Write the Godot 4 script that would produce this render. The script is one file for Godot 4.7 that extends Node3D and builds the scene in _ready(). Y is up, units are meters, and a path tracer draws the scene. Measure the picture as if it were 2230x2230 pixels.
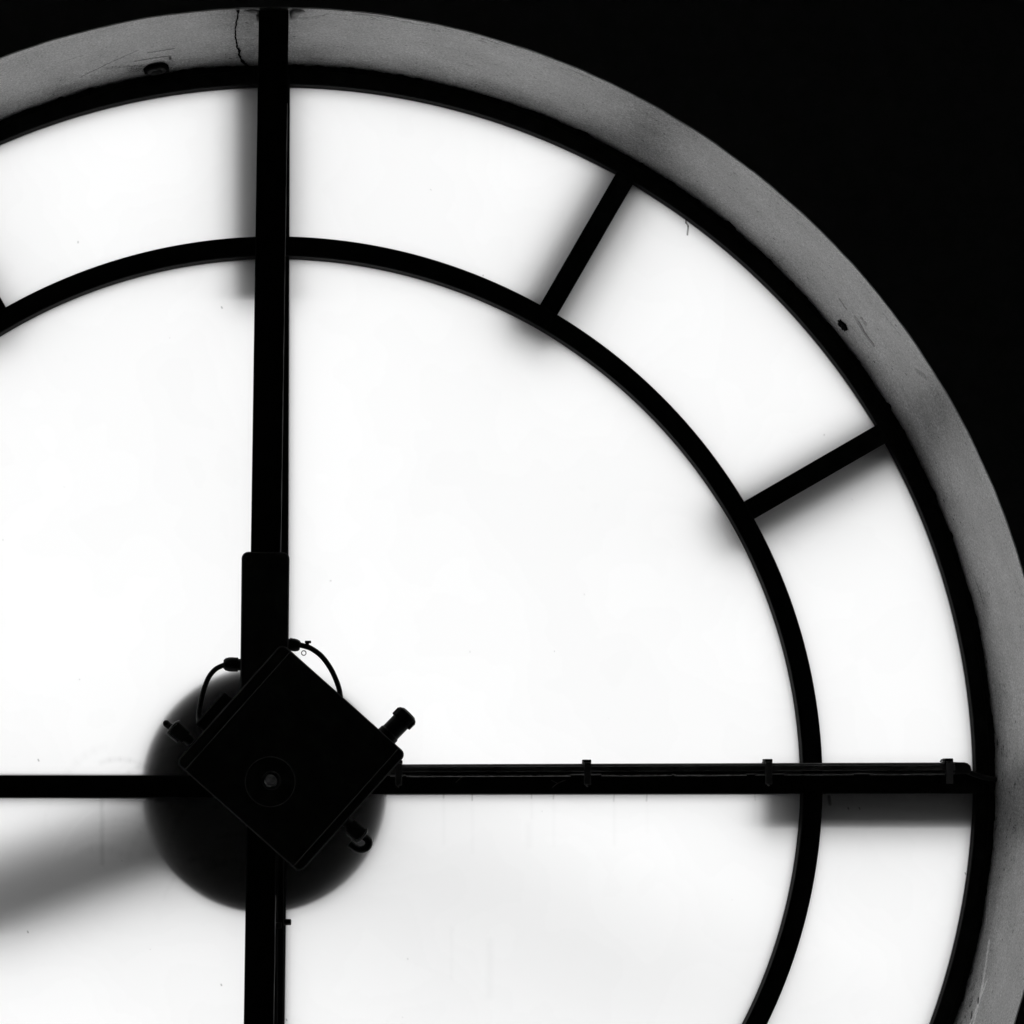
extends Node3D
# Inside a clock room: the back of a large backlit dial of milky glass, seen against the sky.
# All lengths below are millimetres, measured from the middle of the dial: x right, y up, z into the room.

const FLOOR_Y := -1960.0            # the room's floor below the middle of the dial
var lift := Vector3(0, 1.96, 0)     # the middle of the dial in the world
var rng := RandomNumberGenerator.new()
var M := {}
var taken := {}


# ---------------------------------------------------------------- materials
func lin(v: float, a := 1.0) -> Color:
	var c := Color(v, v, v).linear_to_srgb()
	c.a = a
	return c


func mat(called: String, v: float, rough: float, spec := 0.5, metal := 0.0) -> StandardMaterial3D:
	var m := StandardMaterial3D.new()
	m.resource_name = called
	m.albedo_color = lin(v)
	m.roughness = rough
	m.metallic_specular = spec
	m.metallic = metal
	M[called] = m
	return m


# A fine unevenness for painted metal and plastic.
func worn(m: StandardMaterial3D, freq: float, low: float, high: float, seed_: int, bump := 0.0) -> void:
	var n := FastNoiseLite.new()
	n.seed = seed_
	n.frequency = freq
	n.fractal_octaves = 4
	var img := n.get_image(256, 256, false, false, true)
	img.convert(Image.FORMAT_RGB8)
	var d := img.get_data()
	for i in d.size():
		d[i] = int(lerpf(low, high, d[i] / 255.0) * 255.0)
	m.albedo_texture = ImageTexture.create_from_image(Image.create_from_data(256, 256, false, Image.FORMAT_RGB8, d))
	m.uv1_triplanar = true
	m.uv1_scale = Vector3(4, 4, 4)
	if bump > 0.0:
		m.heightmap_enabled = true
		m.heightmap_texture = m.albedo_texture
		m.heightmap_scale = bump


func stroke(d: PackedByteArray, w: int, h: int, pts: Array, wide: float, add: float, soft := 0.6, sx := 1.0) -> void:
	# a soft mark along a line of pixels; sx squeezes it across
	for i in pts.size() - 1:
		var a: Vector2 = pts[i]
		var b: Vector2 = pts[i + 1]
		var lo := Vector2i((a.min(b) - Vector2(wide, wide) * 1.5).floor())
		var hi := Vector2i((a.max(b) + Vector2(wide, wide) * 1.5).ceil())
		for y in range(maxi(lo.y, 0), mini(hi.y, h - 1) + 1):
			for x in range(maxi(lo.x, 0), mini(hi.x, w - 1) + 1):
				var p := Vector2(x + 0.5, y + 0.5)
				var q := Geometry2D.get_closest_point_to_segment(p, a, b)
				var t := 1.0 - clampf((p.distance_to(q) - wide * (1.0 - soft)) / maxf(wide * soft, 0.3), 0.0, 1.0)
				if t > 0.0:
					var k := y * w + x
					d[k] = clampi(int(d[k] + add * t * (1.0 if i == 0 or q != a else 0.0)), 0, 255)


func glass_look() -> ImageTexture:
	var n := FastNoiseLite.new()
	n.seed = 7
	n.frequency = 0.008
	n.fractal_octaves = 4
	var small := n.get_image(512, 512, false, false, true)
	var s := small.get_data()
	for i in s.size():
		s[i] = int(lerpf(244.0, 252.0, s[i] / 255.0))
	var img := Image.create_from_data(512, 512, false, Image.FORMAT_L8, s)
	img.resize(2048, 2048, Image.INTERPOLATE_CUBIC)
	var d := img.get_data()
	var at := func(x: float, y: float) -> Vector2: return Vector2((x + 1400.0) / 2800.0, 0.5 - y / 2800.0) * 2048.0
	# specks of dirt
	for k in 40:
		var r := sqrt(rng.randf()) * 1320.0
		var a := rng.randf() * TAU
		var c: Vector2 = at.call(cos(a) * r, sin(a) * r)
		stroke(d, 2048, 2048, [c, c + Vector2(rng.randf_range(-1, 1), rng.randf_range(0, 2))], rng.randf_range(0.5, 1.4), rng.randf_range(-45, -12))
	for c in [Vector2(-467, -278), Vector2(-102, -378), Vector2(21, -444), Vector2(-101, 900), Vector2(-447, 46), Vector2(1081, -45), Vector2(1102, -45), Vector2(1302, -168)]:
		var q: Vector2 = at.call(c.x, c.y)
		stroke(d, 2048, 2048, [q, q + Vector2(0.8, 1.8)], 1.2, -70.0)
	# a hair stuck below the outer ring
	stroke(d, 2048, 2048, [at.call(776, 1066), at.call(775, 1059), at.call(779.5, 1053), at.call(778, 1036)], 1.3, -120.0)
	# drips and grime that has crept from under the cross bars
	for x in [318.0, 372.0, 484.0, 526.0, 640.0, 702.0, 905.0]:
		var top: Vector2 = at.call(x, -16)
		stroke(d, 2048, 2048, [top, top + Vector2(rng.randf_range(-1, 1), rng.randf_range(7, 12))], 1.5, rng.randf_range(-40, -14))
		stroke(d, 2048, 2048, [top, top + Vector2(0, rng.randf_range(30, 90))], 3.5, rng.randf_range(-3, -1), 0.95)
	stroke(d, 2048, 2048, [at.call(1045, -24), at.call(1047, -38)], 3.0, -70.0)
	stroke(d, 2048, 2048, [at.call(-327, -28), at.call(-326, -150)], 5.0, -13.0, 0.95)
	for k in 6:
		var p: Vector2 = at.call(rng.randf_range(120, 700), rng.randf_range(-60, -330))
		stroke(d, 2048, 2048, [p, p + Vector2(rng.randf_range(-2, 2), rng.randf_range(20, 90))], rng.randf_range(3, 8), rng.randf_range(-3, 1), 0.95)
	# wiping marks round the middle, where the cloth could not reach
	for k in 40:
		var c := Vector2(rng.randf_range(-330, -60), rng.randf_range(-300, -60))
		var a0 := rng.randf_range(0.4, 2.2)
		var pts := []
		for j in 6:
			var a := a0 + j * 0.16
			pts.append(at.call(c.x + cos(a) * 120.0, c.y + sin(a) * 150.0))
		stroke(d, 2048, 2048, pts, rng.randf_range(3, 9), rng.randf_range(-7, 4), 0.9)
	img = Image.create_from_data(2048, 2048, false, Image.FORMAT_L8, d)
	img.convert(Image.FORMAT_RGB8)
	return ImageTexture.create_from_image(img)


const PW := 2048
const PH := 176


func on_reveal(deg: float, z: float) -> Vector2:
	return Vector2((122.0 - deg) / 154.0 * PW, (1.0 - z / 253.0) * PH)


func plaster_look(marked: bool, seed_: int) -> ImageTexture:
	var fine := FastNoiseLite.new()
	fine.seed = seed_
	fine.frequency = 0.35
	fine.fractal_type = FastNoiseLite.FRACTAL_NONE
	var blot := FastNoiseLite.new()
	blot.seed = seed_ + 1
	blot.frequency = 0.012
	blot.fractal_octaves = 4
	var brushed := FastNoiseLite.new()
	brushed.seed = seed_ + 2
	brushed.frequency = 0.05
	brushed.fractal_octaves = 3
	var d := PackedByteArray()
	d.resize(PW * PH)
	for y in PH:
		for x in PW:
			var b := brushed.get_noise_2d(x * 0.16, y * 1.8)
			var v := 174.0 + fine.get_noise_2d(x, y) * 16.0 + blot.get_noise_2d(x, y * 1.2) * 26.0 + b * 6.0 + rng.randf_range(-42, 42)
			if b < -0.42:
				v -= 12.0 * (-0.42 - b) / 0.3
			d[y * PW + x] = clampi(int(v), 0, 255)
	# pin holes and trowel drags
	for k in 420:
		var p := Vector2(rng.randf() * PW, rng.randf() * PH)
		stroke(d, PW, PH, [p, p + Vector2(rng.randf_range(-1.5, 1.5), 0)], rng.randf_range(0.6, 1.5), rng.randf_range(-110, -30))
	for k in 60:
		var p := Vector2(rng.randf() * PW, pow(rng.randf(), 1.6) * PH)
		stroke(d, PW, PH, [p, p + Vector2(rng.randf_range(8, 46), rng.randf_range(-3, 3))], rng.randf_range(0.6, 1.6), rng.randf_range(-46, 18))
	if marked:
		var line := func(pts: Array, wide: float, add: float, soft := 0.6) -> void:
			var q := []
			for p in pts:
				q.append(on_reveal(p.x, p.y))
			stroke(d, PW, PH, q, wide, add * 1.4, soft)
		# scrapes round the fixing hole near the top
		line.call([Vector2(105.5, 80), Vector2(101.96, 119), Vector2(100.71, 134)], 1.6, -48.0)
		line.call([Vector2(100, 116), Vector2(97.98, 117)], 1.8, -75.0)
		line.call([Vector2(101.16, 92), Vector2(98.41, 89), Vector2(98.39, 74)], 1.6, -70.0)
		line.call([Vector2(103.4, 88), Vector2(100.8, 70)], 5.0, -22.0, 0.9)
		line.call([Vector2(101.2, 60), Vector2(98.4, 20)], 14.0, -34.0, 0.95)
		# scuffs beside the second hole
		line.call([Vector2(38.3, 121), Vector2(37.4, 114), Vector2(36.33, 113)], 3.6, -95.0)
		line.call([Vector2(38.7, 126), Vector2(38.2, 121)], 4.5, -70.0)
		line.call([Vector2(38.45, 144), Vector2(38.4, 143)], 2.6, -110.0)
		line.call([Vector2(38.02, 144), Vector2(37.95, 140)], 3.0, -100.0)
		line.call([Vector2(40.69, 122), Vector2(39.78, 119)], 2.2, -60.0)
		line.call([Vector2(32.75, 197), Vector2(32.11, 212)], 5.0, -50.0)
		# weathered edge right of the post
		line.call([Vector2(84.2, 246), Vector2(81.9, 249)], 2.6, -80.0)
		line.call([Vector2(87.2, 219), Vector2(86.5, 225), Vector2(86.2, 233)], 2.0, -45.0)
		line.call([Vector2(88.2, 212), Vector2(86.9, 216)], 3.0, -30.0)
		for k in 60:
			var a := rng.randf_range(66, 87)
			var z := 253.0 - absf(rng.randfn(0.0, 14.0))
			line.call([Vector2(a, z), Vector2(a - rng.randf_range(0.2, 1.6), z - rng.randf_range(-4, 4))], rng.randf_range(0.8, 1.8), rng.randf_range(-50, -12))
		# smears, grime and a pale drip low on the right
		line.call([Vector2(-12.6, 68), Vector2(-16.0, 86), Vector2(-18.94, 99), Vector2(-24, 118)], 4.0, 44.0)
		line.call([Vector2(-15.7, 98), Vector2(-17.3, 91), Vector2(-20, 84)], 2.6, 46.0)
		line.call([Vector2(-6.95, 14), Vector2(-11.29, 40)], 1.6, 30.0)
		line.call([Vector2(-7.2, 22), Vector2(-11.0, 52)], 1.2, 24.0)
		line.call([Vector2(-17.1, 84), Vector2(-17.4, 90)], 2.6, -100.0)
		line.call([Vector2(-18.3, 76), Vector2(-18.7, 82)], 2.4, -80.0)
		for k in 60:
			var a := rng.randf_range(-6, 3.5)
			var z := rng.randf_range(8, 120)
			line.call([Vector2(a, z), Vector2(a + rng.randf_range(-0.4, 0.4), z + rng.randf_range(-3, 3))], rng.randf_range(1.0, 4.0), rng.randf_range(-30, -6))
		for k in 40:
			var a := rng.randf_range(-23, -15)
			var z := absf(rng.randfn(0.0, 30.0))
			line.call([Vector2(a, z), Vector2(a + rng.randf_range(-0.5, 0.5), z + rng.randf_range(-4, 4))], rng.randf_range(1.5, 6.0), rng.randf_range(-34, -8))
	var img := Image.create_from_data(PW, PH, false, Image.FORMAT_L8, d)
	img.convert(Image.FORMAT_RGB8)
	return ImageTexture.create_from_image(img)


func make_materials() -> void:
	var g := mat("milky_glass", 1.0, 0.6, 0.15)
	g.albedo_texture = glass_look()
	g.backlight_enabled = true
	g.backlight = Color(1.28, 1.28, 1.28)
	worn(mat("black_paint", 0.02, 0.6, 0.12), 0.02, 0.72, 1.0, 11, 0.02)
	worn(mat("black_putty", 0.03, 0.85, 0.15), 0.05, 0.6, 1.0, 12, 0.12)
	worn(mat("box_paint", 0.06, 0.5, 0.3), 0.02, 0.75, 1.0, 13, 0.01)
	worn(mat("trunking", 0.2, 0.4, 0.4), 0.015, 0.65, 1.0, 14)
	mat("cable_black", 0.02, 0.55, 0.25)
	mat("tie_nylon", 0.13, 0.5, 0.4)
	worn(mat("steel", 0.9, 0.18, 0.5, 1.0), 0.06, 0.45, 1.0, 15)
	worn(mat("nickel", 0.62, 0.25, 0.5, 1.0), 0.08, 0.5, 1.0, 16)
	worn(mat("outdoor_bronze", 0.02, 0.6, 0.3), 0.02, 0.7, 1.0, 17)
	worn(mat("dark_wall", 0.11, 0.95, 0.1), 0.02, 0.92, 1.0, 18, 0.0)
	worn(mat("room_wall", 0.66, 0.95, 0.1), 0.02, 0.6, 1.0, 19)
	worn(mat("floor_boards", 0.2, 0.8, 0.2), 0.02, 0.6, 1.0, 20)
	worn(mat("pale_wire", 0.75, 0.4, 0.5), 0.08, 0.5, 1.0, 22)
	worn(mat("bare_edge", 0.4, 0.35, 0.5), 0.01, 0.35, 1.0, 23)
	worn(mat("rust", 0.1, 0.9, 0.1), 0.09, 0.3, 1.0, 24, 0.1)
	mat("hole_dark", 0.006, 1.0, 0.0)
	mat("dull_metal", 0.35, 0.3, 0.5, 1.0)
	var p := mat("plaster", 1.0, 0.34, 0.62)
	p.albedo_texture = plaster_look(true, 31)
	p.heightmap_enabled = true
	p.heightmap_texture = p.albedo_texture
	p.heightmap_scale = 0.07
	p.roughness = 0.54
	p.roughness_texture = p.albedo_texture
	var p2 := mat("plaster_plain", 1.0, 0.34, 0.62)
	p2.albedo_texture = plaster_look(false, 41)
	p2.heightmap_enabled = true
	p2.heightmap_texture = p2.albedo_texture
	p2.heightmap_scale = 0.07
	p2.roughness = 0.54
	p2.roughness_texture = p2.albedo_texture
	worn(mat("mortar", 0.7, 0.95, 0.1), 0.05, 0.7, 1.0, 21, 0.3)


# ---------------------------------------------------------------- mesh helpers
func begin() -> SurfaceTool:
	var st := SurfaceTool.new()
	st.begin(Mesh.PRIMITIVE_TRIANGLES)
	return st


func tri(st: SurfaceTool, p: Array, n: Array, uv := []) -> void:
	var want: Vector3 = n[0] + n[1] + n[2]
	var face: Vector3 = (p[1] - p[0]).cross(p[2] - p[0])
	if face.length_squared() < 1e-9:
		return
	for k in ([0, 2, 1] if face.dot(want) > 0.0 else [0, 1, 2]):
		st.set_normal(n[k])
		if uv:
			st.set_uv(uv[k])
		st.add_vertex(p[k] * 0.001)


func quad(st: SurfaceTool, p: Array, n: Array, uv := []) -> void:
	tri(st, [p[0], p[1], p[2]], [n[0], n[1], n[2]], [uv[0], uv[1], uv[2]] if uv else [])
	tri(st, [p[0], p[2], p[3]], [n[0], n[2], n[3]], [uv[0], uv[2], uv[3]] if uv else [])


func flat(st: SurfaceTool, p: Array, n: Vector3) -> void:
	quad(st, p, [n, n, n, n])


func rrect(w: float, h: float, r: float, c := Vector2.ZERO, seg := 5) -> PackedVector2Array:
	var pts := PackedVector2Array()
	for k in 4:
		var m: Vector2 = Vector2(w / 2 - r, h / 2 - r) * [Vector2(1, 1), Vector2(-1, 1), Vector2(-1, -1), Vector2(1, -1)][k]
		for j in (seg + 1 if r > 0.01 else 1):
			var a := k * PI / 2 + (j * PI / 2 / seg if r > 0.01 else 0.0)
			pts.append(c + m + Vector2(cos(a), sin(a)) * r)
	return pts


func inset(pts: PackedVector2Array, by: float) -> PackedVector2Array:
	var out := PackedVector2Array()
	var n := pts.size()
	for i in n:
		var e0 := (pts[i] - pts[(i + n - 1) % n]).normalized()
		var e1 := (pts[(i + 1) % n] - pts[i]).normalized()
		var n0 := Vector2(e0.y, -e0.x)
		var n1 := Vector2(e1.y, -e1.x)
		var m := (n0 + n1).normalized()
		out.append(pts[i] - m * by / maxf(m.dot(n0), 0.3))
	return out


# Extrudes an outline (counter-clockwise) from z0 to z1, with the front edge bevelled, and the back edge too if asked.
func slab(st: SurfaceTool, pts: PackedVector2Array, z0: float, z1: float, bev := 1.5, X := Transform3D.IDENTITY, back := 0.0) -> void:
	var rings := []
	if back > 0.0:
		rings.append([inset(pts, back), z0])
		rings.append([pts, z0 + back])
	else:
		rings.append([pts, z0])
	rings.append([pts, z1 - bev])
	rings.append([inset(pts, bev), z1])
	var n := pts.size()
	for r in rings.size() - 1:
		var a: PackedVector2Array = rings[r][0]
		var b: PackedVector2Array = rings[r + 1][0]
		for i in n:
			var j := (i + 1) % n
			var p := [Vector3(a[i].x, a[i].y, rings[r][1]), Vector3(a[j].x, a[j].y, rings[r][1]), Vector3(b[j].x, b[j].y, rings[r + 1][1]), Vector3(b[i].x, b[i].y, rings[r + 1][1])]
			var e := pts[j] - pts[i]
			var nn: Vector3 = (p[1] - p[0]).cross(p[3] - p[0]).normalized()
			if nn.dot(Vector3(e.y, -e.x, 0)) < 0.0:
				nn = -nn
			flat(st, [X * p[0], X * p[1], X * p[2], X * p[3]], X.basis * nn)
	for cap in [[rings[0], Vector3(0, 0, -1)], [rings[-1], Vector3(0, 0, 1)]]:
		var poly: PackedVector2Array = cap[0][0]
		var idx := Geometry2D.triangulate_polygon(poly)
		var nn: Vector3 = X.basis * cap[1]
		for k in range(0, idx.size(), 3):
			var p := []
			for m in 3:
				p.append(X * Vector3(poly[idx[k + m]].x, poly[idx[k + m]].y, cap[0][1]))
			tri(st, p, [nn, nn, nn])


# Turns an outline of (radius, height) round the local z axis; wob(angle, point number) may push points about.
func lathe(st: SurfaceTool, prof: Array, X := Transform3D.IDENTITY, seg := 32, a0 := 0.0, a1 := TAU, closed := false, wob = null) -> void:
	var m := prof.size()
	var at := func(i: int, k: int) -> Vector3:
		var a := a0 + (a1 - a0) * k / seg
		var p: Vector2 = prof[i]
		if wob != null:
			p += wob.call(a, i)
		return Vector3(cos(a) * p.x, sin(a) * p.x, p.y)
	for i in (m if closed else m - 1):
		var j := (i + 1) % m
		var e: Vector2 = prof[j] - prof[i]
		if e.length() < 1e-6:
			continue
		var nr := Vector2(e.y, -e.x).normalized()
		for k in seg:
			var b0 := a0 + (a1 - a0) * k / seg
			var b1 := a0 + (a1 - a0) * (k + 1) / seg
			var na: Vector3 = X.basis * Vector3(cos(b0) * nr.x, sin(b0) * nr.x, nr.y)
			var nb: Vector3 = X.basis * Vector3(cos(b1) * nr.x, sin(b1) * nr.x, nr.y)
			quad(st, [X * at.call(i, k), X * at.call(i, k + 1), X * at.call(j, k + 1), X * at.call(j, k)], [na, nb, nb, na])


# A ring of rectangular section, bevelled at its room side.
func ring(st: SurfaceTool, r0: float, r1: float, z0: float, z1: float, bev := 1.5, seg := 288, wob = null) -> void:
	lathe(st, [Vector2(r1, z0), Vector2(r1, z1 - bev), Vector2(r1 - bev, z1), Vector2(r0 + bev, z1), Vector2(r0, z1 - bev), Vector2(r0, z0)], Transform3D.IDENTITY, seg, 0.0, TAU, true, wob)


func axis_to(o: Vector3, dir: Vector3) -> Transform3D:
	var z := dir.normalized()
	var x := (Vector3.UP if absf(z.y) < 0.9 else Vector3.RIGHT).cross(z).normalized()
	return Transform3D(Basis(x, z.cross(x), z), o)


func tube(st: SurfaceTool, pts: Array, r: float, sides := 10) -> void:
	var curve := Curve3D.new()
	curve.bake_interval = 4.0
	for i in pts.size():
		var t: Vector3 = (pts[mini(i + 1, pts.size() - 1)] - pts[maxi(i - 1, 0)]) / 6.0
		curve.add_point(pts[i], -t, t)
	var line := curve.get_baked_points()
	var rings := []
	var up := Vector3.FORWARD
	for i in line.size():
		var t := (line[mini(i + 1, line.size() - 1)] - line[maxi(i - 1, 0)]).normalized()
		up = (up - t * up.dot(t)).normalized()
		var side := t.cross(up)
		var one := []
		for k in sides:
			var a := TAU * k / sides
			one.append(up * cos(a) + side * sin(a))
		rings.append([line[i], one, t])
	for i in rings.size() - 1:
		for k in sides:
			var j := (k + 1) % sides
			var a: Array = rings[i][1]
			var b: Array = rings[i + 1][1]
			quad(st, [rings[i][0] + a[k] * r, rings[i][0] + a[j] * r, rings[i + 1][0] + b[j] * r, rings[i + 1][0] + b[k] * r], [a[k], a[j], b[j], b[k]])
	for e in [0, rings.size() - 1]:
		var n: Vector3 = rings[e][2] * (-1.0 if e == 0 else 1.0)
		for k in sides:
			tri(st, [rings[e][0], rings[e][0] + rings[e][1][k] * r, rings[e][0] + rings[e][1][(k + 1) % sides] * r], [n, n, n])


# A flat-sided box between two corners.
func block(st: SurfaceTool, lo: Vector3, hi: Vector3, bev := 0.0) -> void:
	var c := (lo + hi) / 2
	slab(st, rrect(hi.x - lo.x, hi.y - lo.y, 0.0, Vector2(c.x, c.y)), lo.z, hi.z, bev)


# An uneven lump: a squashed ball pushed about by noise.
func lump(st: SurfaceTool, c: Vector3, size: Vector3, seed_: int, rough := 0.35) -> void:
	var n := FastNoiseLite.new()
	n.seed = seed_
	n.frequency = 0.9
	var at := func(u: int, v: int) -> Vector3:
		var a := TAU * (u % 18) / 18.0
		var b := PI * v / 10.0 - PI / 2
		var dir := Vector3(cos(a) * cos(b), sin(a) * cos(b), sin(b))
		return c + dir * size * (1.0 + rough * n.get_noise_3dv(dir * 1.3))
	for u in 18:
		for v in 10:
			var p := [at.call(u, v), at.call(u + 1, v), at.call(u + 1, v + 1), at.call(u, v + 1)]
			var nn := []
			for q in p:
				nn.append(((q - c) / (size * size)).normalized())
			quad(st, p, nn)


# ---------------------------------------------------------------- naming
func numbered(called: String) -> String:
	taken[called] = taken.get(called, -1) + 1
	return called if taken[called] == 0 else "%s_%03d" % [called, taken[called]]


func put(called: String, st: SurfaceTool, m: String, parent: Node) -> MeshInstance3D:
	var o := MeshInstance3D.new()
	o.name = numbered(called) if parent == self else called
	o.mesh = st.commit()
	o.material_override = M[m]
	parent.add_child(o, true)
	return o


func tag(o: Node, label: String, category: String, group := "") -> Node:
	o.set_meta("label", label)
	o.set_meta("category", category)
	if group:
		o.set_meta("group", group)
	return o


func thing(called: String, label: String, category: String, group := "") -> Node3D:
	var o := Node3D.new()
	o.name = numbered(called)
	o.position = lift
	add_child(o, true)
	tag(o, label, category, group)
	return o


func structure(called: String, st: SurfaceTool, m: String, label: String) -> MeshInstance3D:
	var o := put(called, st, m, self)
	o.position = lift
	o.set_meta("kind", "structure")
	o.set_meta("label", label)
	return o


# ---------------------------------------------------------------- the room and the round opening
func reveal_radius(z: float) -> float:
	return 1345.0 + 27.0 * z / 253.0


func reveal_middle(z: float) -> Vector2:
	return Vector2(5.0 - 4.0 * z / 253.0, 3.0 - 3.0 * z / 253.0)


func reveal_point(deg: float, z: float, out := 0.0) -> Vector3:
	var a := deg_to_rad(deg)
	var c := reveal_middle(z)
	var r := reveal_radius(z) + out
	return Vector3(c.x + cos(a) * r, c.y + sin(a) * r, z)


func build_room() -> void:
	var ragged := FastNoiseLite.new()
	ragged.seed = 5
	ragged.frequency = 0.012
	ragged.fractal_octaves = 5
	var lip := func(deg: float) -> float:   # how uneven the arris of the opening is, in mm
		var a := deg_to_rad(deg)
		return ragged.get_noise_2d(cos(a) * 1400.0, sin(a) * 1400.0) * 1.3
	# the wall that the dial is set in: room face, outer face, and the plaster lining of the opening
	var wall := Node3D.new()
	wall.name = "wall"
	wall.position = lift
	add_child(wall)
	wall.set_meta("kind", "structure")
	wall.set_meta("label", "dark wall with a large round opening lined in plaster")
	var lo := Vector2(-3400, FLOOR_Y)
	var hi := Vector2(3400, 2200)
	var edge := func(deg: float) -> Vector2:
		var d := Vector2(cos(deg_to_rad(deg)), sin(deg_to_rad(deg)))
		var t := INF
		for k in 2:
			if absf(d[k]) > 1e-6:
				t = minf(t, (hi[k] if d[k] > 0 else lo[k]) / d[k])
		return d * t
	var angles := []
	for k in 720:
		angles.append(k * 0.5)
	for c in [hi, Vector2(lo.x, hi.y), lo, Vector2(hi.x, lo.y)]:
		angles.append(fposmod(rad_to_deg(c.angle()), 360.0))
	angles.sort()
	var face := begin()
	var outer := begin()
	var bevel := begin()
	for k in angles.size():
		var a: float = angles[k]
		var b: float = angles[(k + 1) % angles.size()]
		if is_equal_approx(a, b):
			continue
		var ea: Vector2 = edge.call(a)
		var eb: Vector2 = edge.call(b)
		var pa := reveal_point(a, 253.0, 1.6 + lip.call(a))
		var pb := reveal_point(b, 253.0, 1.6 + lip.call(b))
		var qa := reveal_point(a, 251.4, lip.call(a) * 0.8)
		var qb := reveal_point(b, 251.4, lip.call(b) * 0.8)
		flat(face, [Vector3(ea.x, ea.y, 253), Vector3(eb.x, eb.y, 253), pb, pa], Vector3(0, 0, 1))
		var inw := -Vector3(cos(deg_to_rad(a)), sin(deg_to_rad(a)), -1).normalized()
		flat(bevel, [pa, pb, qb, qa], inw)
		flat(outer, [Vector3(ea.x, ea.y, -30), Vector3(eb.x, eb.y, -30), reveal_point(b, -30.0, 20), reveal_point(a, -30.0, 20)], Vector3(0, 0, -1))
	put("wall_face", face, "dark_wall", wall)
	put("outer_face", outer, "dark_wall", wall)
	put("arris", bevel, "plaster_plain", wall)
	var bump := FastNoiseLite.new()
	bump.seed = 9
	bump.frequency = 0.004
	for part in [[-32.0, 122.0, "plaster"], [122.0, 328.0, "plaster_plain"]]:
		var st := begin()
		var steps := int((part[1] - part[0]) / 0.5)
		var zs := [-30.0, 0.0, 30.0, 60.0, 100.0, 140.0, 180.0, 220.0, 251.4]
		for k in steps:
			for j in zs.size() - 1:
				var p := []
				var n := []
				var uv := []
				for c in [[k, j], [k + 1, j], [k + 1, j + 1], [k, j + 1]]:
					var deg: float = lerpf(part[0], part[1], float(c[0]) / steps)
					var z: float = zs[c[1]]
					var a := deg_to_rad(deg)
					var o := bump.get_noise_3d(cos(a) * 1400, sin(a) * 1400, z) * 3.0
					if z > 240.0:
						o = lip.call(deg) * 0.8
					p.append(reveal_point(deg, z, o))
					n.append(Vector3(-cos(a), -sin(a), 0.1).normalized())
					uv.append(Vector2((122.0 - deg) / 154.0, 1.0 - z / 253.0))
				quad(st, p, n, uv)
		put("reveal", st, part[2], wall)
	# the crack left of the post
	var crack := begin()
	var cp := [[92.77, 255, 7.5], [92.79, 240, 2.6], [92.94, 213, 3.2], [93.1, 176, 2.4], [93.18, 149, 3.0], [93.1, 120, 2.6], [93.12, 106, 3.2], [92.93, 89, 5.4], [92.98, 72, 4.0], [92.91, 55, 4.2], [92.71, 40, 8.0], [92.5, 27, 6.0], [92.38, 17, 4.5]]
	var fine := []
	for i in cp.size() - 1:
		for k in 4:
			var t := k / 4.0
			fine.append([lerpf(cp[i][0], cp[i + 1][0], t) + rng.randf_range(-0.035, 0.035), lerpf(cp[i][1], cp[i + 1][1], t), lerpf(cp[i][2], cp[i + 1][2], t) * rng.randf_range(0.7, 1.2)])
	for i in fine.size() - 1:
		var p := []
		for c in [[i, -1], [i, 1], [i + 1, 1], [i + 1, -1]]:
			var f: Array = fine[c[0]]
			p.append(reveal_point(f[0] + c[1] * f[2] / 2 / 23.6, minf(f[1], 252.6), -2.2))
		flat(crack, p, Vector3(0, -1, 0))
	put("crack", crack, "hole_dark", wall)
	# the holes of old fixings, each with a dark cup and a worn rim
	for h in [[99.63, 45.0, 23.0, true], [38.97, 64.0, 11.0, false]]:
		var c := reveal_point(h[0], h[1], -1.2)
		var X := axis_to(c, -Vector3(cos(deg_to_rad(h[0])), sin(deg_to_rad(h[0])), 0))
		var jag := FastNoiseLite.new()
		jag.seed = int(h[0])
		jag.frequency = 1.1 if h[3] else 2.4
		var wob := func(a: float, i: int) -> Vector2: return Vector2(jag.get_noise_2d(cos(a) + i * 3.0, sin(a)) * h[2] * (0.16 if h[3] else 0.75), 0)
		var st := begin()
		var r: float = h[2]
		lathe(st, [Vector2(r * 1.06, -2.5), Vector2(r, 2.6), Vector2(r * 0.84, 3.2), Vector2(r * 0.74, 2.8), Vector2(0.01, 3.0)], X, 40, 0, TAU, false, wob)
		var hole := put("fixing_hole", st, "hole_dark", wall)
		if h[3]:
			var plate := begin()
			lathe(plate, [Vector2(r * 0.8, 2.0), Vector2(r * 0.76, 3.8), Vector2(0.01, 3.9)], X, 32, 0, TAU, false, wob)
			put("rusty_washer", plate, "rust", hole)
			var bolt := begin()
			lathe(bolt, [Vector2(r * 0.46, 0), Vector2(r * 0.44, 4.4), Vector2(r * 0.34, 6.0), Vector2(0.01, 6.4)], X * Transform3D(Basis.IDENTITY, Vector3(r * 0.08, 0, 0)), 24, 0, TAU, false, wob)
			put("bolt_stub", bolt, "black_putty", hole)
	# dabs of mortar either side of the post's head
	var dab := begin()
	lump(dab, Vector3(34.0, 1369.5, 226), Vector3(8, 6, 22), 3)
	lump(dab, Vector3(41.0, 1371, 241), Vector3(11, 6, 8), 4)
	put("mortar_dab", dab, "mortar", wall)
	dab = begin()
	lump(dab, Vector3(-42.0, 1370.5, 238), Vector3(13, 5, 10), 6)
	lump(dab, Vector3(-34.0, 1368, 206), Vector3(5, 5, 26), 8)
	put("mortar_dab", dab, "mortar", wall)
	# the rest of the room, which keeps the daylight out
	var f := begin()
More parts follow.
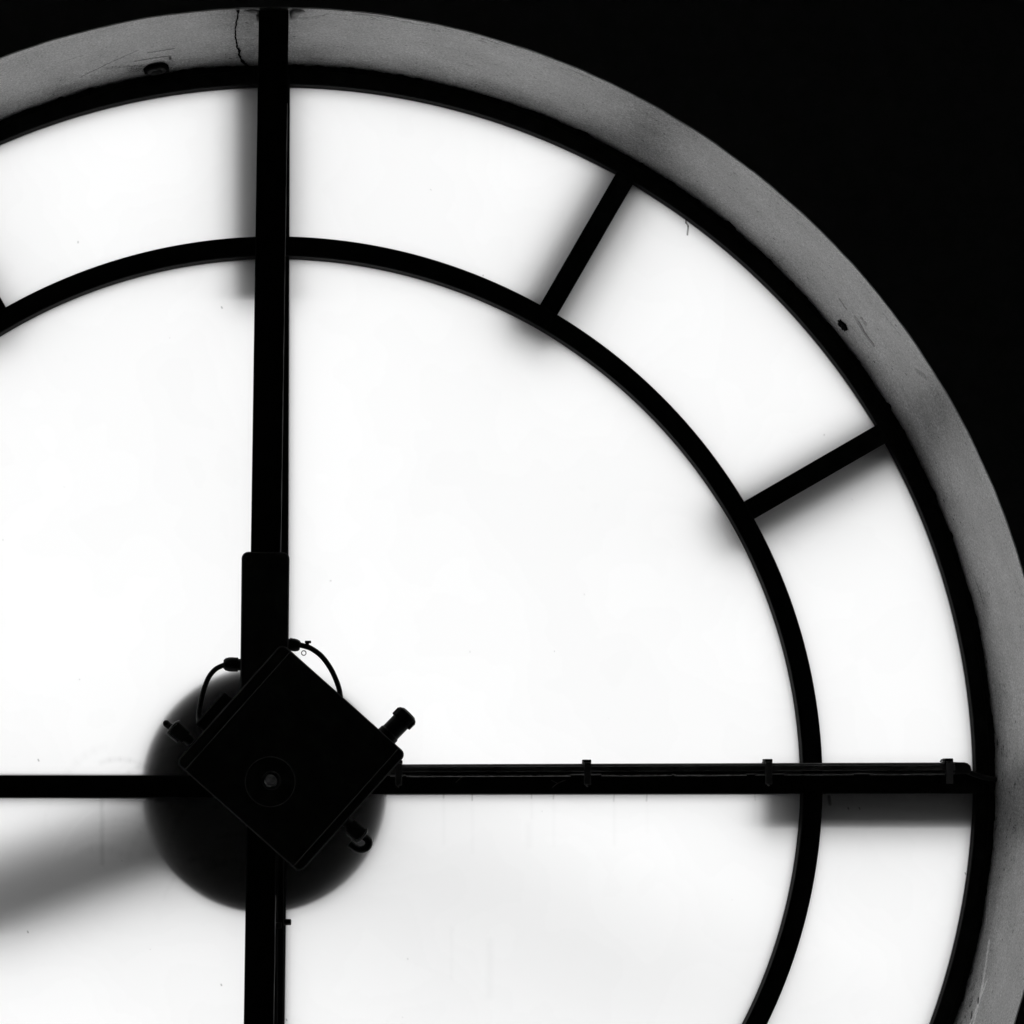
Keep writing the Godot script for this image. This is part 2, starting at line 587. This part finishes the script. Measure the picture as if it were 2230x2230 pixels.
	block(f, Vector3(-3600, FLOOR_Y - 200, 0), Vector3(3600, FLOOR_Y, 5400))
	structure("floor", f, "floor_boards", "dark floor of the clock room")
	f = begin()
	block(f, Vector3(-3600, 2200, -30), Vector3(3600, 2400, 5400))
	structure("ceiling", f, "room_wall", "dark ceiling of the clock room")
	f = begin()
	block(f, Vector3(-3600, FLOOR_Y, -30), Vector3(-3400, 2200, 5200))
	structure("wall_left", f, "room_wall", "plain side wall left of the dial")
	f = begin()
	block(f, Vector3(3400, FLOOR_Y, -30), Vector3(3600, 2200, 5200))
	structure("wall_right", f, "room_wall", "plain side wall right of the dial")
	f = begin()
	block(f, Vector3(-3600, FLOOR_Y, 5200), Vector3(3600, 2200, 5400))
	structure("wall_back", f, "room_wall", "plain wall of the room facing the dial")


# ---------------------------------------------------------------- the dial
func bar(st: SurfaceTool, a: Vector2, b: Vector2, wide: float, z0: float, z1: float, bev := 1.5) -> void:
	var d := b - a
	var X := Transform3D(Basis(Vector3(0, 0, 1), d.angle()), Vector3(a.x, a.y, 0))
	slab(st, rrect(d.length(), wide, 0.0, Vector2(d.length() / 2, 0)), z0, z1, bev, X)


func pane(st: SurfaceTool, r0: float, r1: float, a0: float, a1: float, rs: int) -> void:
	var steps := int(ceil((a1 - a0) / 2.5))
	for k in steps:
		for j in rs:
			var p := []
			var uv := []
			for c in [[k, j], [k + 1, j], [k + 1, j + 1], [k, j + 1]]:
				var a := deg_to_rad(lerpf(a0, a1, float(c[0]) / steps))
				var r := lerpf(r0, r1, float(c[1]) / rs)
				var v := Vector3(cos(a) * r, sin(a) * r, 0)
				p.append(v)
				uv.append(Vector2((v.x + 1400) / 2800, 0.5 - v.y / 2800))
			var n := Vector3(0, 0, 1)
			quad(st, p, [n, n, n, n], uv)


func build_dial() -> void:
	var dial := thing("clock_dial", "large round backlit clock dial of white milky glass in black ring frame", "clock dial")
	for k in 4:
		var st := begin()
		pane(st, 0.0, 1008.0, k * 90.0, k * 90.0 + 90.0, 6)
		put("glass_pane", st, "milky_glass", dial)
	for k in 12:
		var st := begin()
		pane(st, 1008.0, 1328.0, k * 30.0, k * 30.0 + 30.0, 2)
		put("glass_pane", st, "milky_glass", dial)
	var s := begin()
	ring(s, 990, 1026.7, 1.5, 26, 1.5)
	put("inner_ring", s, "black_paint", dial)
	s = begin()
	ring(s, 988.8, 1030, -18, -1.5, 1.0)
	put("inner_ring", s, "black_paint", dial)
	# the outer ring sits a little off the middle; a second, stepped lip lies nearer the plaster
	s = begin()
	var off := Transform3D(Basis.IDENTITY, Vector3(5, 3, 0))
	lathe(s, [Vector2(1338, 1.5), Vector2(1338, 16), Vector2(1336, 20), Vector2(1312.5, 20), Vector2(1311, 18.5), Vector2(1311, 1.5)], off, 288, 0, TAU, true)
	put("outer_ring", s, "black_paint", dial)
	s = begin()
	lathe(s, [Vector2(1346, -26), Vector2(1346, -1.5), Vector2(1309.8, -1.5), Vector2(1309.8, -26)], off, 288, 0, TAU, true)
	put("outer_ring", s, "black_paint", dial)
	var rag := FastNoiseLite.new()
	rag.seed = 23
	rag.frequency = 0.02
	rag.fractal_octaves = 5
	s = begin()
	var wob := func(a: float, i: int) -> Vector2:
		var v := rag.get_noise_2d(cos(a) * 1340.0, sin(a) * 1340.0 + i * 37.0)
		return [Vector2(0, 0), Vector2(0, v * 9.0 + maxf(v - 0.12, 0.0) * 22.0), Vector2(v * 2.0, v * 4.0), Vector2(v * 2.0, 0), Vector2(0, 0)][i]
	lathe(s, [Vector2(1352, 2), Vector2(1352, 19), Vector2(1343, 19.5), Vector2(1337, 17), Vector2(1337, 2)], off, 720, 0, TAU, true, wob)
	put("putty_bead", s, "black_putty", dial)
	# the cross: mullions that carry the middle
	for b in [[Vector2(0.5, 40), Vector2(4.5, 1330), 46.0], [Vector2(-0.5, -40), Vector2(-16, -1330), 46.0], [Vector2(60, 1.5), Vector2(1330, 2.6), 41.5], [Vector2(-60, -5), Vector2(-1330, -4), 41.5]]:
		s = begin()
		bar(s, b[0], b[1], b[2], 1.5, 23.5)
		put("cross_bar", s, "black_paint", dial)
		s = begin()
		bar(s, b[0], b[1], b[2] + 4, -20, -1.5, 1.0)
		put("cross_bar", s, "black_paint", dial)
	for h in 12:
		if h % 3 == 0:
			continue
		var d := Vector2(cos(deg_to_rad(h * 30.0)), sin(deg_to_rad(h * 30.0)))
		s = begin()
		var slip := Vector2(-8, -4.5) if h == 4 else Vector2.ZERO   # this one sits a little low
		bar(s, d * 1020.0 + slip, d * 1318.0 + slip, 38.0, 1.5, 22.5)
		put("hour_bar", s, "black_paint", dial)
		s = begin()
		bar(s, d * 1018.0 + slip, d * 1320.0 + slip, 41.0, -19, -1.5, 1.0)
		put("hour_bar", s, "black_paint", dial)
	# the figures of the outer dial, plain blocks held off the glass
	for h in 12:
		var d := Vector2(cos(deg_to_rad(h * 30.0)), sin(deg_to_rad(h * 30.0)))
		var c := Vector2(-24, -26)
		var wide := 116.0 if h % 3 == 0 else 104.0
		s = begin()
		var gap := -36.0 if h % 3 == 0 else -46.0
		bar(s, c + d * (938.0 if h % 3 == 0 else 996.0), c + d * 1410.0, wide, gap - 27.0, gap, 2.0)
		put("hour_mark", s, "outdoor_bronze", dial)
	# the round plate behind the glass in the middle
	s = begin()
	lathe(s, [Vector2(0.01, -40), Vector2(225, -40), Vector2(231, -34), Vector2(233, -10), Vector2(230, -7), Vector2(0.01, -7)], Transform3D(Basis.IDENTITY, Vector3(-21, -11, 0)), 96)
	put("centre_plate", s, "outdoor_bronze", dial)


func hand(called: String, label: String, deg: float, length: float, w0: float, w1: float, z: float, tail: float) -> void:
	var o := thing(called, label, "clock hand")
	var X := Transform3D(Basis(Vector3(0, 0, 1), deg_to_rad(deg)), Vector3(-22, -20, 0))
	var st := begin()
	slab(st, PackedVector2Array([Vector2(-tail, -w0 * 0.4), Vector2(0, -w0 / 2), Vector2(length * 0.75, -w1 / 2), Vector2(length, 0), Vector2(length * 0.75, w1 / 2), Vector2(0, w0 / 2), Vector2(-tail, w0 * 0.4)]), z - 10, z, 2.0, X)
	put("blade", st, "outdoor_bronze", o)
	st = begin()
	lathe(st, [Vector2(0.01, z - 18), Vector2(70, z - 18), Vector2(74, z - 14), Vector2(74, z + 6), Vector2(0.01, z + 6)], Transform3D(Basis.IDENTITY, Vector3(-22, -20, 0)), 40)
	put("hub", st, "outdoor_bronze", o)


# ---------------------------------------------------------------- the movement and its post
func gland(st: SurfaceTool, X: Transform3D, r: float, length: float) -> void:
	lathe(st, [Vector2(r * 0.82, -4), Vector2(r * 0.82, length * 0.22), Vector2(r, length * 0.26), Vector2(r * 1.03, length * 0.55), Vector2(r, length * 0.72), Vector2(r * 0.86, length * 0.9), Vector2(r * 0.6, length), Vector2(0.01, length)], X, 20)


func build_movement() -> void:
	# the square post in front of the dial, from sill to head, a little out of plumb
	var post := thing("support_post", "black square steel post standing upright across the dial", "post")
	var foot := Vector3(-43, -1366, 0)
	var lean := Transform3D(Basis(Vector3(0, 0, 1), -0.0149), foot)
	var st := begin()
	slab(st, rrect(53, 2735, 0.0, Vector2(0, 1367.5)), 200, 252, 1.6, lean, 1.6)
	put("post_tube", st, "black_paint", post)
	# the arris on its right side, worn back to bare metal
	st = begin()
	for run in [[30.0, 1170.0], [1580.0, 2570.0]]:
		tube(st, [lean * Vector3(25.9, run[0], 251.2), lean * Vector3(25.9, (run[0] + run[1]) / 2, 251.2), lean * Vector3(25.9, run[1], 251.2)], 1.15, 8)
	put("bare_edge", st, "bare_edge", post)
	st = begin()
	block(st, Vector3(-95, -1374, 190), Vector3(20, -1358, 251), 1.5)
	put("foot_plate", st, "black_paint", post)
	# the narrow rail behind it, with a stop bolt
	var rail := thing("guide_rail", "slim black rail behind the lower right edge of the post", "rail")
	st = begin()
	slab(st, rrect(13, 1180, 0.0, Vector2(7, -700)), 27, 60, 2.0, Transform3D(Basis(Vector3(0, 0, 1), -0.0035), Vector3(4, 0, 0)))
	put("rail_bar", st, "black_paint", rail)
	st = begin()
	lathe(st, [Vector2(0.01, -4), Vector2(5.8, -4), Vector2(5.8, 14.6), Vector2(4.8, 16), Vector2(0.01, 16.2)], axis_to(Vector3(14, -258, 44), Vector3(1, 0.01, 0)), 16)
	put("stop_bolt", st, "box_paint", rail)
	st = begin()
	slab(st, rrect(13, 11, 1.5, Vector2(6, -263)), 58, 66, 1.0)
	put("bolt_clip", st, "box_paint", rail)

	# the long junction box on the post
	var jb := thing("junction_box", "long narrow black junction box with rounded corners on the post", "junction box")
	var Xj := Transform3D(Basis(Vector3(0, 0, 1), -0.011), Vector3(-18.2, 262, 0))
	st = begin()
	slab(st, rrect(81, 286, 11), 226, 279, 2.0, Xj)
	put("case", st, "box_paint", jb)
	st = begin()
	slab(st, rrect(84, 289, 12), 279, 287, 2.4, Xj, 1.0)
	var lid := put("lid", st, "box_paint", jb)
	for x in [-30.0, 30.0]:
		st = begin()
		lathe(st, [Vector2(7, 286.6), Vector2(7, 288), Vector2(6, 288.8), Vector2(4.6, 288.8), Vector2(4.4, 287.4), Vector2(0.01, 287.4)], Xj * Transform3D(Basis.IDENTITY, Vector3(x, 131, 0)), 16)
		put("screw", st, "box_paint", lid)
	st = begin()
	gland(st, axis_to(Vector3(-57, 210, 263), Vector3(-1, 0.03, 0)), 12.5, 34)
	put("cable_gland", st, "cable_black", jb)
	st = begin()
	gland(st, axis_to(Vector3(18, 248, 263), Vector3(1, -0.2, 0.02)), 11.0, 27)
	put("cable_gland", st, "cable_black", jb)

	# the square case of the movement, turned on its corner
	var box := thing("clock_movement", "square black case of the clock movement turned on its corner", "clock movement")
	var Xb := Transform3D(Basis(Vector3(0, 0, 1), deg_to_rad(-41.7)), Vector3(28.9, 42.7, 0))
	st = begin()
	slab(st, rrect(288, 276, 12, Vector2(-2, 0)), 290, 352, 3.0, Xb)
	put("case", st, "box_paint", box)
	st = begin()
	slab(st, rrect(250, 273, 4, Vector2.ZERO), 352, 375, 1.8, Xb, 0.8)
	var cover := put("front_cover", st, "box_paint", box)
	st = begin()
	lathe(st, [Vector2(43.6, 374.6), Vector2(43.6, 376.0), Vector2(42.9, 376.6), Vector2(42.2, 376.6), Vector2(41.6, 376.0), Vector2(41.6, 374.6)], Transform3D(Basis.IDENTITY, Vector3(-8.4, 3.6, 0)), 72)
	put("cover_ring", st, "dull_metal", cover)
	st = begin()
	lathe(st, [Vector2(16.5, 374.6), Vector2(16, 378), Vector2(14.5, 378.6), Vector2(13.4, 377), Vector2(13.2, 374.6)], Transform3D(Basis.IDENTITY, Vector3(-6.3, 5.8, 0)), 48)
	put("shaft_collar", st, "dull_metal", cover)
	st = begin()
	lathe(st, [Vector2(12.2, 0), Vector2(12.4, 387.6), Vector2(9.6, 390.7), Vector2(8.8, 390.3), Vector2(0.01, 389.6)], Transform3D(Basis.IDENTITY, Vector3(-6.3, 6.3, 0)), 48)
	put("drive_shaft", st, "steel", box)
	# the conduit fitting at the upper right
	var Xc := axis_to(Vector3(190, 79, 322), Vector3(35, 35.8, 0))
	st = begin()
	lathe(st, [Vector2(19.5, -4), Vector2(19, 12), Vector2(17.2, 15), Vector2(17.2, 42)], Xc, 32)
	var fit := put("conduit_fitting", st, "cable_black", box)
	st = begin()
	var knurl := func(a: float, i: int) -> Vector2: return Vector2((1.5 if sin(a * 9.0) > 0.0 else -1.1) if i in [1, 2] else 0.0, 0)
	lathe(st, [Vector2(16, 39), Vector2(19.6, 41), Vector2(19.8, 54), Vector2(18.4, 58), Vector2(13, 61.5), Vector2(0.01, 62.5)], Xc, 104, 0, TAU, false, knurl)
	put("knurled_cap", st, "cable_black", fit)
	# two wire clamps on its sides, with stubs of cable
	for c in [[Vector3(-165, 88.7, 322), 138.3, 1], [Vector3(139.8, -80, 322), -41.7, -1]]:
		var a := deg_to_rad(c[1])
		var dir := Vector3(cos(a), sin(a), 0)
		var side := Vector3(-dir.y, dir.x, 0)
		var X := Transform3D(Basis(side, dir.cross(side) * -1.0, dir) if false else Basis(Vector3(0, 0, 1), a), c[0])
		st = begin()
		slab(st, rrect(27, 24, 3.5), -12, 12, 2.2, X, 2.2)
		var clamp_ := put("wire_clamp", st, "box_paint", box)
		st = begin()
		var q: float = c[2]
		tube(st, [X * Vector3(-8, q * 13.6, 8), X * Vector3(11, q * 14.4, 9), X * Vector3(15.6, q * 11.5, 9), X * Vector3(16.2, q * -8, 9), X * Vector3(12, q * -13.5, 8)], 2.3, 8)
		put("spring_wire", st, "pale_wire", clamp_)
		st = begin()
		lathe(st, [Vector2(10, -26), Vector2(10, -10), Vector2(8, -8)], axis_to(c[0], dir), 6)
		put("clamp_neck", st, "box_paint", clamp_)
		st = begin()
		if c[2] == 1:
			tube(st, [c[0] + dir * 6.0 + side * -4.0, c[0] + Vector3(-16, 10, -4), c[0] + Vector3(-24, 16, -6)], 6.0)
			lump(st, c[0] + Vector3(-24, 16, -6), Vector3(6.2, 6.2, 6.2), 2, 0.1)
		else:
			tube(st, [c[0] + dir * 6.0, c[0] + Vector3(22, -18, -4), c[0] + Vector3(20, -30, -6), c[0] + Vector3(6, -34, -8), c[0] + Vector3(-10, -24, -10)], 6.5)
		put("cable_stub", st, "cable_black", clamp_)
	st = begin()
	slab(st, rrect(34, 74, 5), 296, 330, 2.5, Transform3D(Basis(Vector3(0, 0, 1), deg_to_rad(-41.7)), Vector3(-101, 121, 0)), 2.0)
	put("terminal_block", st, "cable_black", box)

	# the two short cables
	var s := 0.9335
	var loop := func(px: Array, zs: Array) -> Array:
		var out := []
		for i in px.size():
			out.append(Vector3((px[i].x - 519.0) * s, (1479.0 - px[i].y) * s, zs[i]))
		return out
	var cab := begin()
	tube(cab, loop.call([Vector2(430, 1253), Vector2(420, 1255.5), Vector2(406, 1263), Vector2(394, 1278), Vector2(384.5, 1303), Vector2(379, 1328), Vector2(376, 1352), Vector2(378, 1364)], [263, 263, 264, 268, 276, 286, 298, 308]), 4.5, 12)
	var one := put("cable", cab, "cable_black", self)
	one.position = lift
	tag(one, "short black cable curving left from junction box down to movement", "cable")
	cab = begin()
	tube(cab, loop.call([Vector2(557, 1215), Vector2(567, 1217), Vector2(586, 1223), Vector2(606, 1238), Vector2(622, 1260), Vector2(632.5, 1282), Vector2(639.5, 1304), Vector2(642, 1326)], [263, 263, 266, 272, 280, 288, 296, 306]), 4.7, 12)
	one = put("cable", cab, "cable_black", self)
	one.position = lift
	tag(one, "short black cable arching right from junction box behind movement", "cable")
	cab = begin()
	lathe(cab, [Vector2(6.2, -2.6), Vector2(6.2, 2.6), Vector2(5, 2.6), Vector2(5, -2.6)], axis_to(Vector3(56, 243, 265), Vector3(1, -0.3, 0.1)), 16, 0, TAU, true)
	slab(cab, rrect(11, 4.5, 1.0, Vector2(58, 250)), 262, 268, 0.8, Transform3D.IDENTITY, 0.8)
	lathe(cab, [Vector2(4.8, -1), Vector2(4.8, 1), Vector2(3.4, 1), Vector2(3.4, -1)], axis_to(Vector3(50.5, 230.5, 266), Vector3(0.1, 0.1, 1)), 14, 0, TAU, true)
	one = put("cable_tie", cab, "cable_black", self)
	one.position = lift
	tag(one, "tiny cable tie with looped tail on right hand cable", "cable tie")


# ---------------------------------------------------------------- the trunking on the right hand bar
func build_trunking() -> void:
	var t := thing("cable_trunking", "long black plastic trunking strapped along the right hand cross bar", "cable trunking")
	var zf := 48.0
	var s := 1.0 - zf / 4000.0
	var a := Vector2((700 - 519) * s, (1479 - 1453.0) * s)
	var b := Vector2((1806 - 519) * s, (1479 - 1449.3) * s)
	var X := Transform3D(Basis(Vector3(0, 0, 1), (b - a).angle()), Vector3(a.x, a.y, 0))
	var st := begin()
	slab(st, rrect((b - a).length(), 21.4, 2.0, Vector2((b - a).length() / 2, 0)), 24, zf, 2.4, X)
	put("duct", st, "trunking", t)
	st = begin()
	slab(st, rrect((b - a).length() - 8, 10.5, 1.0, Vector2((b - a).length() / 2, 1.2)), zf - 0.5, zf + 2.0, 1.0, X)
	put("duct_lid", st, "trunking", t)
	# the lid's lower lip, rubbed pale in stretches
	st = begin()
	for run in [[36.0, 60.0, 0.7], [66.0, 372.0, 1.25], [430.0, 560.0, 1.1], [566.0, 700.0, 1.2], [716.0, 742.0, 0.8], [770.0, 900.0, 0.8], [930.0, 1070.0, 0.85]]:
		var mid: float = (run[0] + run[1]) / 2
		tube(st, [X * Vector3(run[0], -11.2, zf - 1.0), X * Vector3(mid, -11.4, zf - 1.0), X * Vector3(run[1], -11.2, zf - 1.0)], run[2] * 1.25, 8)
	put("lid_lip", st, "pale_wire", t)
	st = begin()
	slab(st, PackedVector2Array([Vector2(-4, -12), Vector2(24, -11), Vector2(27, -3), Vector2(25, 4.5), Vector2(20, 9), Vector2(14, 10.8), Vector2(-4, 11.4)]), 23, zf + 1.2, 2.4, Transform3D(X.basis, Vector3(b.x, b.y, 0)))
	put("end_cap", st, "cable_black", t)
	st = begin()
	tube(st, [Vector3(b.x + 16, b.y - 4, 36), Vector3(b.x + 38, b.y - 12, 34), Vector3(b.x + 58, b.y - 18, 33), Vector3(b.x + 78, b.y - 21, 30)], 5.0)
	put("outlet_cable", st, "cable_black", t)
	var names := ["grey cable tie round trunking right beside movement case", "grey cable tie round trunking, second from movement case", "grey cable tie round trunking just left of inner ring", "grey cable tie with bent tail at outer end of trunking"]
	var xs := [752.0, 1108.0, 1450.0, 1791.0]
	for i in 4:
		var o := thing("cable_tie", names[i], "cable tie", "cable ties along the trunking")
		var x: float = (xs[i] - 519.0) * s
		var y: float = lerpf(a.y, b.y, (x - a.x) / (b.x - a.x))
		st = begin()
		# strap over the front, over the top and under the bottom
		slab(st, rrect(13, 42, 1.2, Vector2(x, y - 8)), zf + 2.2, zf + 4.0, 0.7)
		slab(st, rrect(13, 2.2, 0.4, Vector2(x, y + 12.0)), 22, zf + 4.4, 0.6)
		put("strap", st, "tie_nylon", o)
		st = begin()
		slab(st, rrect(15, 7.5, 1.4, Vector2(x, y + 14.6)), 30, zf + 1, 1.2, Transform3D.IDENTITY, 1.0)
		put("tie_head", st, "cable_black", o)
		st = begin()
		if i == 3:
			tube(st, [Vector3(x - 4, y + 13, 44), Vector3(x - 10, y + 14.6, 46), Vector3(x - 14, y + 15.5, 48), Vector3(x - 17, y + 12, 50)], 1.7, 6)
		else:
			tube(st, [Vector3(x - 2, y - 26, zf + 3.4), Vector3(x - 2.5, y - 30, zf + 5), Vector3(x + 0.5, y - 32, zf + 4)], 1.4, 6)
		put("tie_tail", st, "tie_nylon", o)
	# bits of wire and thread lying on the bar below the trunking
	var bits := [[[Vector2(1042, 1486), Vector2(1052, 1478), Vector2(1063, 1473)], "forked scrap of thread on right bar left of second tie"], [[Vector2(860, 1476), Vector2(868, 1469), Vector2(876, 1462)], "slanting scrap of thread on right bar near movement case"]]
	for bit in bits:
		st = begin()
		var line := []
		for p in bit[0]:
			line.append(Vector3((p.x - 519.0) * 0.9935, (1479.0 - p.y) * 0.9935, 25.5))
		tube(st, line, 0.9, 6)
		if bit[0][0].x > 1000.0:
			tube(st, [line[1], line[1] + Vector3(-12, 6, 1.5)], 0.8, 6)
			tube(st, [line[1], line[1] + Vector3(16, 6.5, 1.0)], 0.7, 6)
		var o := put("thread_scrap", st, "tie_nylon", self)
		o.position = lift
		tag(o, bit[1], "thread")


# ---------------------------------------------------------------- everything
func _ready() -> void:
	rng.seed = 20
	var cam := Camera3D.new()
	cam.name = "camera"
	cam.near = 0.1
	cam.far = 200.0
	cam.position = lift + Vector3(0, 0, 4.0)
	# a shifted lens: it looks square at the dial's middle, and the frame holds the upper right of it
	cam.set_frustum(cam.near * 1.932 / 4.0, Vector2(0.447, 0.513) * cam.near / 4.0, cam.near, cam.far)
	add_child(cam)
	cam.current = true

	var e := Environment.new()
	e.background_mode = Environment.BG_SKY
	var sky := ProceduralSkyMaterial.new()
	sky.sky_top_color = Color(0.22, 0.22, 0.22)
	sky.sky_horizon_color = Color(0.98, 0.98, 0.98)
	sky.sky_curve = 0.07
	sky.ground_bottom_color = Color(0.16, 0.16, 0.16)
	sky.ground_horizon_color = Color(0.94, 0.94, 0.94)
	sky.ground_curve = 0.05
	sky.sun_angle_max = 1.0
	e.sky = Sky.new()
	e.sky.sky_material = sky
	e.background_energy_multiplier = 2.0
	e.tonemap_mode = Environment.TONE_MAPPER_LINEAR
	e.tonemap_exposure = 3.0
	e.sdfgi_enabled = true
	e.ssao_enabled = true
	e.ssil_enabled = true
	var we := WorldEnvironment.new()
	we.name = "environment"
	we.environment = e
	add_child(we)

	var sun := DirectionalLight3D.new()
	sun.name = "sun"
	sun.light_energy = 0.15
	sun.light_angular_distance = 70.0
	sun.light_color = Color(1, 1, 1)
	sun.shadow_enabled = true
	sun.rotation = Vector3(deg_to_rad(-8), deg_to_rad(180), 0)
	add_child(sun)

	make_materials()
	build_room()
	build_dial()
	hand("hour_hand", "broad hour hand outside the glass, a blurred shadow at lower left", 199.6, 760.0, 158.0, 168.0, -90.0, 60.0)
	hand("minute_hand", "long minute hand outside the glass, a faint shadow at lower right", -24.0, 1240.0, 70.0, 56.0, -330.0, 90.0)
	build_movement()
	build_trunking()
